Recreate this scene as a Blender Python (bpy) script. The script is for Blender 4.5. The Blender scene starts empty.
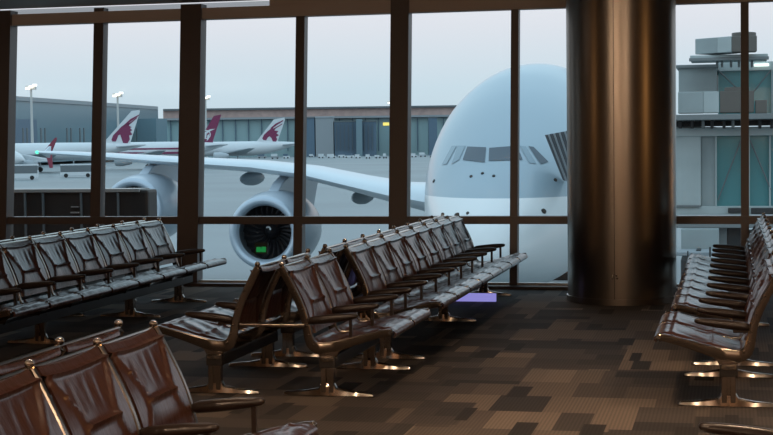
import bpy, bmesh, math, random
from mathutils import Vector, Matrix
from mathutils.bvhtree import BVHTree
random.seed(7)
SC = bpy.context.scene
COL = SC.collection
PI = math.pi
sin, cos, tan = math.sin, math.cos, math.tan

# ------------------------------------------------------------------ camera
F_PX, YAW, PIT, ROL, EYE = 1496.8, .2260, .0511, .0129, 1.65
_fw = Vector((-sin(YAW)*cos(PIT), cos(YAW)*cos(PIT), -sin(PIT)))
_r = Vector((cos(YAW), sin(YAW), 0)); _u = _r.cross(_fw)
_R = _r*cos(ROL) - _u*sin(ROL); _U = _u*cos(ROL) + _r*sin(ROL)
ORI = Vector((0, 0, EYE))
cam = bpy.data.cameras.new('camera'); camo = bpy.data.objects.new('camera', cam); COL.objects.link(camo)
camo.matrix_world = Matrix(((_R.x, _U.x, -_fw.x, 0), (_R.y, _U.y, -_fw.y, 0), (_R.z, _U.z, -_fw.z, EYE), (0, 0, 0, 1)))
cam.sensor_width = 36; cam.lens = 36*F_PX/773; cam.clip_end = 4000; cam.clip_start = .05
SC.camera = camo

def ray(x, y): return _fw + _R*((x-386.5)/F_PX) - _U*((y-217.5)/F_PX)
def atY(x, y, Y):
    d = ray(x, y); return ORI + d*(Y/d.y)
def atD(x, y, D): return ORI + ray(x, y)*D
def atZ(x, y, Z):
    d = ray(x, y); return ORI + d*((Z-EYE)/d.z)

# ------------------------------------------------------------------ materials
def mat(name, col, rough=.5, metal=0, coat=0, emit=None, estr=0, bump=None, spec=.5, alpha=1, var=None, aniso=0, wave=None):
    m = bpy.data.materials.new(name); m.use_nodes = True
    nt = m.node_tree; b = nt.nodes['Principled BSDF']
    b.inputs['Base Color'].default_value = (*col, 1)
    b.inputs['Roughness'].default_value = rough; b.inputs['Metallic'].default_value = metal
    b.inputs['Coat Weight'].default_value = coat; b.inputs['Specular IOR Level'].default_value = spec
    b.inputs['Coat Roughness'].default_value = .15
    if aniso: b.inputs['Anisotropic'].default_value = aniso
    if emit: b.inputs['Emission Color'].default_value = (*emit, 1); b.inputs['Emission Strength'].default_value = estr
    tc = nt.nodes.new('ShaderNodeTexCoord')
    if var:   # subtle tone variation of the stuff itself
        n = nt.nodes.new('ShaderNodeTexNoise'); n.inputs['Scale'].default_value = var[0]; n.inputs['Detail'].default_value = 5
        nt.links.new(tc.outputs['Object'], n.inputs['Vector'])
        r = nt.nodes.new('ShaderNodeMapRange'); r.inputs['From Min'].default_value = .3; r.inputs['From Max'].default_value = .7
        r.inputs['To Min'].default_value = 1-var[1]; r.inputs['To Max'].default_value = 1+var[1]
        nt.links.new(n.outputs['Fac'], r.inputs['Value'])
        v = nt.nodes.new('ShaderNodeVectorMath'); v.operation = 'SCALE'; v.inputs[0].default_value = col
        nt.links.new(r.outputs['Result'], v.inputs['Scale']); nt.links.new(v.outputs['Vector'], b.inputs['Base Color'])
    if bump:
        n = nt.nodes.new('ShaderNodeTexNoise'); n.inputs['Scale'].default_value = bump[0]; n.inputs['Detail'].default_value = 4
        nt.links.new(tc.outputs['Object'], n.inputs['Vector'])
        if wave:
            mp = nt.nodes.new('ShaderNodeMapping'); mp.inputs['Scale'].default_value = wave
            nt.links.new(tc.outputs['Object'], mp.inputs['Vector']); nt.links.new(mp.outputs['Vector'], n.inputs['Vector'])
        bp = nt.nodes.new('ShaderNodeBump'); bp.inputs['Strength'].default_value = bump[1]; bp.inputs['Distance'].default_value = bump[2]
        nt.links.new(n.outputs['Fac'], bp.inputs['Height']); nt.links.new(bp.outputs['Normal'], b.inputs['Normal'])
    return m

M = {}
M['leather'] = mat('brown_leather', (.055, .0185, .0105), .42, coat=.75, bump=(13, .35, .02), spec=.35, wave=(1, 1.6, .55))
M['leather'].node_tree.nodes['Principled BSDF'].inputs['Coat IOR'].default_value = 1.57
M['leather'].node_tree.nodes['Principled BSDF'].inputs['Coat Roughness'].default_value = .21
M['chrome'] = mat('polished_aluminium', (.50, .46, .42), .17, metal=1)
M['cast'] = mat('cast_aluminium', (.27, .228, .195), .25, metal=1)
M['arm'] = mat('dark_armrest_plastic', (.020, .012, .009), .34, spec=.5)
M['beam'] = mat('dark_steel_beam', (.03, .026, .024), .45, metal=.3)
M['bronze'] = mat('bronze_window_frame', (.080, .060, .053), .42, metal=.1)
M['header'] = mat('brown_header_panel', (.42, .35, .31), .55)
M['sill'] = mat('pale_sill', (.55, .53, .50), .35)
M['ceiling'] = mat('ceiling_panels', (.62, .59, .57), .6)
M['wallpaint'] = mat('warm_wall', (.42, .27, .16), .7)
M['strip'] = mat('pale_blue_strip', (.80, .84, .85), .4)
M['apron'] = mat('apron_concrete', (.195, .225, .235), .5, var=(.035, .14))
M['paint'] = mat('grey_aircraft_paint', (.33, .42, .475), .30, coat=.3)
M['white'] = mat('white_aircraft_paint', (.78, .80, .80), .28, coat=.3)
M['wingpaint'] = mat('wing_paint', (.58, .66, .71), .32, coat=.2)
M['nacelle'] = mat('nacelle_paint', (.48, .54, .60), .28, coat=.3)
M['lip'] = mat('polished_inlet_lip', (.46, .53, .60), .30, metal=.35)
M['duct'] = mat('inlet_duct', (.09, .10, .11), .5)
M['fan'] = mat('dark_fan_blades', (.035, .035, .04), .4, metal=.5)
M['cockpit'] = mat('cockpit_glass', (.05, .075, .10), .08, spec=.8)
M['cockpit2'] = mat('pale_cockpit_glass', (.22, .30, .35), .08, spec=.8)  # same cockpit glass, with the side panes' reflection put into a paler colour
M['black'] = mat('black_rubber', (.012, .012, .012), .7)
M['maroon'] = mat('maroon_paint', (.20, .025, .085), .4)
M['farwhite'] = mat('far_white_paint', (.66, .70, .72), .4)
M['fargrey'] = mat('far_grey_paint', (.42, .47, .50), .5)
M['redfin'] = mat('dark_red_paint', (.24, .03, .06), .4)
M['tglass'] = mat('terminal_glass', (.30, .44, .455), .3)
M['tglass2'] = mat('concourse_glass', (.17, .26, .30), .25)
M['tblue'] = mat('blue_grey_cladding', (.10, .16, .22), .5)
M['tgrey'] = mat('grey_cladding', (.30, .33, .35), .5)
M['troof'] = mat('red_brown_roof', (.50, .355, .32), .7, var=(.3, .15))
M['tdark'] = mat('dark_roof_edge', (.14, .16, .17), .6)
M['mast'] = mat('pale_steel_mast', (.55, .55, .53), .5)
M['lamp'] = mat('lit_floodlight', (.9, .9, .85), .5, emit=(1, .93, .78), estr=1.6)
M['bridge'] = mat('jet_bridge_panel', (.315, .36, .36), .5, var=(1.2, .10))
M['bridge2'] = mat('jet_bridge_light_panel', (.42, .47, .465), .5, var=(1.0, .1))
M['bglass'] = mat('green_bridge_glass', (.10, .27, .28), .15)
M['bsteel'] = mat('bridge_steel', (.20, .215, .215), .5)
M['grille'] = mat('brown_grey_grille', (.13, .115, .10), .6)
M['bdark'] = mat('dark_bridge_steel', (.035, .035, .035), .6)
M['bellows'] = mat('grey_bellows', (.10, .105, .115), .7)
M['tubelight'] = mat('bridge_light', (.9, 1, .95), .4, emit=(.85, 1, .92), estr=1.5)
M['barrier'] = mat('dark_brown_cladding', (.028, .021, .018), .5)
M['barrier_cap'] = mat('pale_cap', (.35, .33, .31), .4)
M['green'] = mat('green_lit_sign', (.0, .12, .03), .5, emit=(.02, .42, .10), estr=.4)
M['dkgreen'] = mat('dark_sign_housing', (.012, .03, .02), .5)
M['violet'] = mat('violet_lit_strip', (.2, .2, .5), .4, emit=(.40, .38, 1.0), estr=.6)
M['navgreen'] = mat('green_navigation_light', (.1, .8, .4), .4, emit=(.1, 1, .5), estr=1.5)
M['yellow'] = mat('yellow_lit_sign', (.6, .5, .1), .5, emit=(1, .8, .2), estr=.8)
M['tug'] = mat('brown_tug_paint', (.05, .035, .03), .5)

# carpet: patchwork tiles with fine ribs
def carpet():
    m = bpy.data.materials.new('patchwork_carpet'); m.use_nodes = True; nt = m.node_tree; b = nt.nodes['Principled BSDF']
    tc = nt.nodes.new('ShaderNodeTexCoord')
    def brick(w, h, off, c1, c2, sc=1, shift=(0, 0, 0), bias=0):
        mp = nt.nodes.new('ShaderNodeMapping'); mp.inputs['Location'].default_value = shift
        nt.links.new(tc.outputs['Object'], mp.inputs['Vector'])
        n = nt.nodes.new('ShaderNodeTexBrick'); n.inputs['Scale'].default_value = 1
        n.inputs['Brick Width'].default_value = w; n.inputs['Row Height'].default_value = h
        n.inputs['Mortar Size'].default_value = 0; n.inputs['Bias'].default_value = bias
        n.inputs['Color1'].default_value = (*c1, 1); n.inputs['Color2'].default_value = (*c2, 1)
        n.offset = off; n.offset_frequency = 2; n.squash = .6; n.squash_frequency = 3
        nt.links.new(mp.outputs['Vector'], n.inputs['Vector']); return n
    dark, mid, tan_ = (.030, .026, .025), (.074, .061, .053), (.170, .132, .104)
    a = brick(.33, .56, .37, dark, tan_)
    c = brick(.80, .27, .43, dark, mid, shift=(.3, .17, 0))
    k = brick(.56, .74, .29, (0, 0, 0), (1, 1, 1), shift=(.11, .4, 0))
    e = brick(.13, .42, .5, (0, 0, 0), (1, 1, 1), shift=(.5, .2, 0))
    mx0 = nt.nodes.new('ShaderNodeMix'); mx0.data_type = 'RGBA'
    gt = nt.nodes.new('ShaderNodeMath'); gt.operation = 'GREATER_THAN'; gt.inputs[1].default_value = .56
    nt.links.new(k.outputs['Color'], gt.inputs[0]); nt.links.new(gt.outputs[0], mx0.inputs['Factor'])
    nt.links.new(a.outputs['Color'], mx0.inputs['A']); nt.links.new(c.outputs['Color'], mx0.inputs['B'])
    g2 = nt.nodes.new('ShaderNodeMath'); g2.operation = 'GREATER_THAN'; g2.inputs[1].default_value = .93
    nt.links.new(e.outputs['Color'], g2.inputs[0])
    mx = nt.nodes.new('ShaderNodeMix'); mx.data_type = 'RGBA'; mx.inputs['B'].default_value = (.024, .02, .018, 1)
    nt.links.new(g2.outputs[0], mx.inputs['Factor']); nt.links.new(mx0.outputs['Result'], mx.inputs['A'])
    # ribs along the pile
    w = nt.nodes.new('ShaderNodeTexWave'); w.bands_direction = 'X'; w.inputs['Scale'].default_value = 14
    nt.links.new(tc.outputs['Object'], w.inputs['Vector'])
    nz = nt.nodes.new('ShaderNodeTexNoise'); nz.inputs['Scale'].default_value = 60
    nt.links.new(tc.outputs['Object'], nz.inputs['Vector'])
    ad = nt.nodes.new('ShaderNodeMath'); ad.operation = 'ADD'; nt.links.new(w.outputs['Fac'], ad.inputs[0]); nt.links.new(nz.outputs['Fac'], ad.inputs[1])
    r = nt.nodes.new('ShaderNodeMapRange'); r.inputs['From Max'].default_value = 1.6; r.inputs['To Min'].default_value = .72; r.inputs['To Max'].default_value = 1.25
    nt.links.new(ad.outputs[0], r.inputs['Value'])
    v = nt.nodes.new('ShaderNodeVectorMath'); v.operation = 'SCALE'
    nt.links.new(mx.outputs['Result'], v.inputs[0]); nt.links.new(r.outputs['Result'], v.inputs['Scale'])
    nt.links.new(v.outputs['Vector'], b.inputs['Base Color'])
    b.inputs['Roughness'].default_value = .85; b.inputs['Specular IOR Level'].default_value = .25
    return m
M['carpet'] = carpet()

def glass():
    m = bpy.data.materials.new('window_glass'); m.use_nodes = True; nt = m.node_tree
    nt.nodes.remove(nt.nodes['Principled BSDF']); out = nt.nodes['Material Output']
    t = nt.nodes.new('ShaderNodeBsdfTransparent'); t.inputs['Color'].default_value = (.965, .972, .972, 1)
    g = nt.nodes.new('ShaderNodeBsdfGlossy'); g.inputs['Roughness'].default_value = .0
    f = nt.nodes.new('ShaderNodeFresnel'); f.inputs['IOR'].default_value = 1.45
    x = nt.nodes.new('ShaderNodeMixShader')
    nt.links.new(f.outputs[0], x.inputs[0]); nt.links.new(t.outputs[0], x.inputs[1]); nt.links.new(g.outputs[0], x.inputs[2])
    nt.links.new(x.outputs[0], out.inputs['Surface']); return m
M['glass'] = glass()

M['tint'] = M['glass'].copy(); M['tint'].name = 'tinted_slot_glass'
for n_ in M['tint'].node_tree.nodes:
    if n_.type == 'BSDF_TRANSPARENT': n_.inputs['Color'].default_value = (.36, .38, .39, 1)

def column_mat():
    m = mat('brushed_metal_column', (.25, .22, .19), .29, metal=1)
    nt = m.node_tree; b = nt.nodes['Principled BSDF']
    tc = nt.nodes.new('ShaderNodeTexCoord'); mp = nt.nodes.new('ShaderNodeMapping'); mp.inputs['Scale'].default_value = (1.5, 1.5, 4)
    n = nt.nodes.new('ShaderNodeTexNoise'); n.inputs['Scale'].default_value = 2; n.inputs['Detail'].default_value = 3
    nt.links.new(tc.outputs['Object'], mp.inputs['Vector']); nt.links.new(mp.outputs['Vector'], n.inputs['Vector'])
    r = nt.nodes.new('ShaderNodeMapRange'); r.inputs['To Min'].default_value = .25; r.inputs['To Max'].default_value = .31
    return m
M['column'] = column_mat()

# ------------------------------------------------------------------ helpers
class MB:
    def __init__(s): s.v = []; s.f = []; s.m = []
    def add(s, vs, fs, mi=0):
        b = len(s.v); s.v += [Vector(v) for v in vs]
        for f in fs: s.f.append([b+i for i in f]); s.m.append(mi)
        return s
    def box(s, a, b, mi=0, M_=None):
        x0, y0, z0 = a; x1, y1, z1 = b
        vs = [Vector(p) for p in ((x0,y0,z0),(x1,y0,z0),(x1,y1,z0),(x0,y1,z0),(x0,y0,z1),(x1,y0,z1),(x1,y1,z1),(x0,y1,z1))]
        if M_: vs = [M_ @ v for v in vs]
        return s.add(vs, [(0,3,2,1),(4,5,6,7),(0,1,5,4),(1,2,6,5),(2,3,7,6),(3,0,4,7)], mi)
    def rings(s, rings, closed=True, cap=True, mi=0):
        n = len(rings[0]); vs = [p for r in rings for p in r]; fs = []
        for i in range(len(rings)-1):
            for j in range(n if closed else n-1):
                k = (j+1) % n; fs.append((i*n+j, i*n+k, (i+1)*n+k, (i+1)*n+j))
        if cap and closed: fs += [tuple(range(n))[::-1], tuple((len(rings)-1)*n+j for j in range(n))]
        return s.add(vs, fs, mi)
    def tube(s, pts, r, n=8, mi=0):
        pts = [Vector(p) for p in pts]; rs = r if isinstance(r, (list, tuple)) else [r]*len(pts); R = []
        up = None
        for i, p in enumerate(pts):
            t = (pts[min(i+1, len(pts)-1)]-pts[max(i-1, 0)]).normalized()
            if up is None: up = t.orthogonal().normalized()
            up = (up - t*up.dot(t)).normalized(); w = t.cross(up)
            R.append([p + (up*cos(2*PI*k/n) + w*sin(2*PI*k/n))*rs[i] for k in range(n)])
        return s.rings(R, mi=mi)
    def lathe(s, prof, M_=None, n=24, mi=0, cap=True):   # prof: (axial, radius) along local z
        R = [[(M_ or Matrix()) @ Vector((r*cos(2*PI*k/n), r*sin(2*PI*k/n), a)) for k in range(n)] for a, r in prof]
        return s.rings(R, cap=cap, mi=mi)
    def ball(s, c, r, n=10, sc=(1, 1, 1), mi=0):
        c = Vector(c); R = []
        for i in range(1, n//2):
            a = PI*i/(n//2)
            R.append([c + Vector((sc[0]*r*sin(a)*cos(2*PI*k/n), sc[1]*r*sin(a)*sin(2*PI*k/n), sc[2]*r*cos(a))) for k in range(n)])
        return s.rings(R, mi=mi)
    def prism(s, poly, d0, d1, M_=None, mi=0):  # poly in local xz, extruded along y
        A = [Vector((x, d0, z)) for x, z in poly]; B = [Vector((x, d1, z)) for x, z in poly]
        if M_: A = [M_ @ p for p in A]; B = [M_ @ p for p in B]
        return s.rings([A, B], mi=mi)
    def build(s, name, mats, parent=None, smooth=False, angle=None, bevel=0, loc=None):
        me = bpy.data.meshes.new(name); me.from_pydata([tuple(v) for v in s.v], [], s.f)
        for m in (mats if isinstance(mats, (list, tuple)) else [mats]): me.materials.append(m)
        me.polygons.foreach_set('material_index', s.m)
        bm = bmesh.new(); bm.from_mesh(me); bmesh.ops.recalc_face_normals(bm, faces=bm.faces)
        if bevel: bmesh.ops.bevel(bm, geom=bm.edges[:], offset=bevel, segments=2, affect='EDGES', profile=.6)
        bm.to_mesh(me); bm.free()
        if smooth:
            me.polygons.foreach_set('use_smooth', [True]*len(me.polygons))
            me.set_sharp_from_angle(angle=math.radians(angle or 40))
        o = bpy.data.objects.new(name, me); COL.objects.link(o)
        if parent: o.parent = parent
        if loc: o.location = loc
        return o

def tag(o, label=None, cat=None, group=None, kind=None):
    for k, v in (('label', label), ('category', cat), ('group', group), ('kind', kind)):
        if v: o[k] = v
    return o
def empty(name, loc=(0, 0, 0), rz=0):
    o = bpy.data.objects.new(name, None); COL.objects.link(o); o.location = loc; o.rotation_euler = (0, 0, rz); o.empty_display_size = .2
    return o
def struct(o, label, cat): return tag(o, label, cat, None, 'structure')
def copy_tree(o, parent=None):
    c = o.copy(); COL.objects.link(c); c.parent = parent
    for ch in list(o.children): copy_tree(ch, c)
    return c

# ------------------------------------------------------------------ room shell
PHI = .0997; YW = 16.46
def wy(z): return YW + z*tan(PHI)
b = MB(); b.box((-16, -9, -.25), (12, 16.52, 0)); fl = b.build('floor', M['carpet'])
struct(fl, 'dark brown patchwork carpet floor of the gate lounge', 'floor')
b = MB(); b.box((-16, -9, 3.30), (12, 16.72, 3.55)); 
struct(b.build('ceiling', M['ceiling']), 'dim grey panelled ceiling strip above the window header', 'ceiling')
for nm, a_, b_, lb in (('wall_left', (-16.2, -9, -.25), (-16, 17.2, 3.55), 'plain warm wall at the left end of the lounge'),
                       ('wall_right', (12, -9, -.25), (12.2, 17.2, 3.55), 'plain warm wall at the right end of the lounge'),
                       ('wall_back', (-16.2, -9.2, -.25), (12.2, -9, 3.55), 'plain warm wall behind the lounge')):
    b = MB(); b.box(a_, b_); struct(b.build(nm, M['wallpaint']), lb, 'wall')
def lean_box(x0, x1, z0, z1, d0, d1, name, m, lb, cat='window frame', bevel=0):
    b = MB(); vs = []
    for z in (z0, z1):
        for x, d in ((x0, d0), (x1, d0), (x1, d1), (x0, d1)): vs.append((x, wy(z)+d, z))
    b.add(vs, [(0,3,2,1),(4,5,6,7),(0,1,5,4),(1,2,6,5),(2,3,7,6),(3,0,4,7)])
    return struct(b.build(name, m, bevel=bevel), lb, cat)
MULL = [(-9.62, .11), (-8.58, .25), (-7.335, .125), (-6.155, .255), (-4.835, .105), (-3.65, .21), (-2.343, .085), (-1.15, .24), (.155, .085), (1.35, .24)]
desc = ['thin dark mullion at the far left end of the glazing', 'thick dark bronze post at the left edge of the view', 'slim dark mullion between the two lamp masts',
        'thick dark bronze post behind the end of the leftmost bench row', 'slim dark mullion crossing the big inner engine', 'thick dark post in the middle between engine and fuselage',
        'slim dark mullion crossing the cockpit windows', 'thick dark post hidden behind the round column', 'slim dark mullion in front of the jet bridge', 'thick dark post past the right row of seats']
for i, ((x, w), d) in enumerate(zip(MULL, desc)):
    lean_box(x-w/2, x+w/2, .0, 3.28, -.10 if w > .15 else -.05, .09, f'trim_{i+1}', M['bronze'], d)
lean_box(-16, 12, .711, .797, -.07, .08, 'trim_11', M['bronze'], 'long dark horizontal transom rail across the windows')
lean_box(-16, 12, 3.10, 3.235, -.06, .09, 'trim_12', M['header'], 'brown header band along the top of the windows')
vs = [(-16, wy(3.235)+.02, 3.235), (-5.2, wy(3.235)+.02, 3.235), (-5.2, wy(3.30)+.02, 3.30), (-16, wy(3.30)+.02, 3.30)]
struct(MB().add(vs, [(0, 1, 2, 3)]).build('window_21', M['tint']), 'narrow tinted glass slot between header and ceiling at top left', 'window')
lean_box(-5.2, 12, 3.235, 3.32, -.08, .09, 'trim_14', M['header'], 'brown header upper band over the middle windows')
b = MB(); b.box((-16, 16.30, 0), (12, 16.44, .035)); struct(b.build('baseboard_front', M['bronze']), 'dark kick strip along the foot of the windows', 'baseboard')
lean_box(-16, 12, .035, .06, -.03, .05, 'trim_15', M['sill'], 'bright pale sill line along the bottom of the glass')
xs = [-16]+[m[0] for m in MULL]+[12]
n = 0
for i in range(1, len(xs)-1):
    for z0, z1, w in ((.05, .72, 'lower'), (.79, 3.11, 'upper')):
        n += 1
        vs = [(xs[i], wy(z0)+.02, z0), (xs[i+1], wy(z0)+.02, z0), (xs[i+1], wy(z1)+.02, z1), (xs[i], wy(z1)+.02, z1)]
        g = MB().add(vs, [(0, 1, 2, 3)]).build(f'window_{n}', M['glass'])
        nmz = ['left end mullion', 'thick post at the left edge', 'slim mullion between the lamp masts', 'thick post behind the leftmost bench', 'slim mullion crossing the inner engine',
               'thick middle post', 'slim mullion crossing the cockpit', 'post behind the column', 'slim mullion before the jet bridge', 'post past the right seats'][i-1]
        struct(g, f'{w} window pane to the right of the {nmz}', 'window')
# dark lower lip on the thick post (step in its width)
# brushed round column
b = MB(); CX, CY, CR = -1.077, 15.36, .548
b.lathe([(0, CR+.012), (.06, CR+.012), (.062, CR), (3.32, CR)], Matrix.Translation((CX, CY, 0)), 96)
col = b.build('column', M['column'], smooth=True, angle=50); struct(col, 'thick round brushed bronze metal column before the windows', 'column')
col_s = MB()
ang = math.atan2(-CY, -CX) - .13
col_s.box((-.003, -.004, .06), (.003, .003, 3.3), M_=Matrix.Translation((CX+CR*cos(ang), CY+CR*sin(ang), 0)) @ Matrix.Rotation(ang+PI/2, 4, 'Z'))
cs = col_s.build('seam', M['beam'], col)
bb = MB()
for dz, da in ((.30, -.03), (.30, .03), (.27, -.04), (.27, .045)):
    bb.ball((CX+CR*cos(ang+da), CY+CR*sin(ang+da), dz), .012)
bb.build('fixing_bolt', M['chrome'], col, smooth=True)

# ------------------------------------------------------------------ tandem sling benches
PITCH = .6; PU = .385
RIB = [(.815, .418), (.79, .428), (.75, .422), (.68, .405), (.58, .378), (.48, .350), (.40, .331), (.335, .325), (.295, .338), (.272, .372), (.258, .43), (.245, .49), (.222, .565), (.190, .640), (.152, .715), (.118, .780), (.088, .835)]
def crom(P, k):
    out = []
    for i in range(len(P)-1):
        p0, p1, p2, p3 = P[max(i-1, 0)], P[i], P[i+1], P[min(i+2, len(P)-1)]
        for j in range(k):
            t = j/k
            out.append(tuple(.5*((2*p1[d]) + (-p0[d]+p2[d])*t + (2*p0[d]-5*p1[d]+4*p2[d]-p3[d])*t*t + (-p0[d]+3*p1[d]-3*p2[d]+p3[d])*t**3) for d in (0, 1)))
    return out+[P[-1]]
RIBS = crom(RIB, 2)
def rib_mesh(web):
    b = MB(); R = []; n = len(RIBS)
    for i, (u, h) in enumerate(RIBS):
        a, c = RIBS[max(i-1, 0)], RIBS[min(i+1, n-1)]
        t = Vector((c[0]-a[0], 0, c[1]-a[1])).normalized(); nn = Vector((-t.z, 0, t.x))
        f = i/(n-1); th = .015 + .010*math.exp(-((f-.42)/.16)**2); wd = .017
        p = Vector((u, 0, h)); R.append([p + nn*(th*sy*(2.1 if sy > 0 else 1)) + Vector((0, wd*sx, 0)) for sx, sy in ((-1, -.6), (-.6, -1), (.6, -1), (1, -.6), (1, .6), (.6, 1), (-.6, 1), (-1, .6))])
    b.rings(R)
    if web == 'full': poly = [(.70, .405), (.58, .362), (.50, .322), (.455, .285), (.432, .235), (.338, .235), (.330, .270), (.305, .30), (.275, .345), (.34, .33), (.42, .338), (.52, .364), (.62, .392)]
    else: poly = [(.60, .376), (.50, .335), (.44, .29), (.425, .25), (.345, .25), (.338, .29), (.31, .325), (.34, .33), (.42, .338), (.52, .364)]
    # triangulated fan web around a spine point
    b.prism(poly, -.011, .011)
    for f in (.50, .60, .68, .76, .86):                                    # rib bolts
        u, h = RIBS[int(f*(n-1))]; b.ball((u, -.016, h), .009, 8); b.ball((u, .016, h), .009, 8)
    return b
def path_len(P):
    L = [0]
    for i in range(1, len(P)): L.append(L[-1] + math.hypot(P[i][0]-P[i-1][0], P[i][1]-P[i-1][1]))
    return L
def sling(P, half, disp, nv=34, th=.010, sag=0):
    L = path_len(P); R = []; b = MB(); tot = L[-1]; S = []
    for i, (u, h) in enumerate(P):
        a, c = P[max(i-1, 0)], P[min(i+1, len(P)-1)]
        t = Vector((c[0]-a[0], 0, c[1]-a[1])).normalized(); nn = Vector((t.z, 0, -t.x))
        row = []
        for j in range(nv+1):
            v = -1+2*j/nv; row.append((Vector((u, half*v, h - (sag*(1-v*v)*max(0, 1-L[i]/tot/.35)))), nn, disp(L[i]/tot, v)))
        S.append(row)
    top = [[p + n_*d for p, n_, d in r] for r in S]; bot = [[p + n_*(d-th) for p, n_, d in r] for r in S]
    R = [t_ + bt[::-1] for t_, bt in zip(top, bot)]
    return b.rings(R)
def sstep(a, c, x): t = max(0, min(1, (x-a)/(c-a))); return t*t*(3-2*t)
def back_disp(s, v):
    av = abs(v)
    if s < .15:
        return -.004 + .009*math.sqrt(max(0, sin(PI*min(1, max(0, s)/.15))))
    w = (.94 + (.54-.94)*sstep(.14, .62, s)) if s < .62 else (.54 + (.92-.54)*sstep(.62, 1.0, s))
    if av < w: d = -.012 + .015*(1-(av/w)**2)*(.5+.5*sin(PI*min(1, abs(s-.15)/.47)) if s < .62 else .7)
    else: d = -.012 + .004*((av-w)/(1-w+1e-6))
    d -= .012*math.exp(-((av-w)/.055)**2)
    d -= (.014*math.exp(-((s-.62)/.016)**2) if av < w else 0) + .020*math.exp(-((s-.155)/.016)**2)
    if .2 < s < .56 and av < w: d += .0036*sin(21*v+5*s)*sin(PI*(s-.2)/.36)*cos(7*v*s+2)
    return d
def seat_disp(s, v):
    av = abs(v); d = -.008 - .016*(1-v*v)*sin(PI*s)
    d -= .010*math.exp(-((av-.80)/.05)**2)*(1-sstep(.85, .95, s)); d -= .010*math.exp(-((s-.80)/.02)**2) + .008*math.exp(-((s-.42)/.02)**2)
    d += .004*sin(9*v+14*s)*sin(PI*s)
    return d+.006
i_c = RIBS.index(min(RIBS, key=lambda p: math.hypot(p[0]-.272, p[1]-.372)))
back_path = [(.074, .812), (.071, .826), (.077, .838), (.087, .841), (.096, .834)] + [RIBS[i] for i in range(len(RIBS)-3, i_c, -1)]
def dens(P, step):
    L = path_len(P); N = max(2, int(L[-1]/step)); out = []; k = 0
    for i in range(N+1):
        d = L[-1]*i/N
        while k < len(L)-2 and L[k+1] < d: k += 1
        f = (d-L[k])/max(1e-9, L[k+1]-L[k]); out.append((P[k][0]+(P[k+1][0]-P[k][0])*f, P[k][1]+(P[k+1][1]-P[k][1])*f))
    return out
back_path = dens(back_path, .011)
seat_path = [RIBS[i] for i in range(i_c, 0, -1)] + [(.805, .424), (.822, .415), (.826, .402), (.815, .392)]
seat_path = dens(seat_path, .012)
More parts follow.
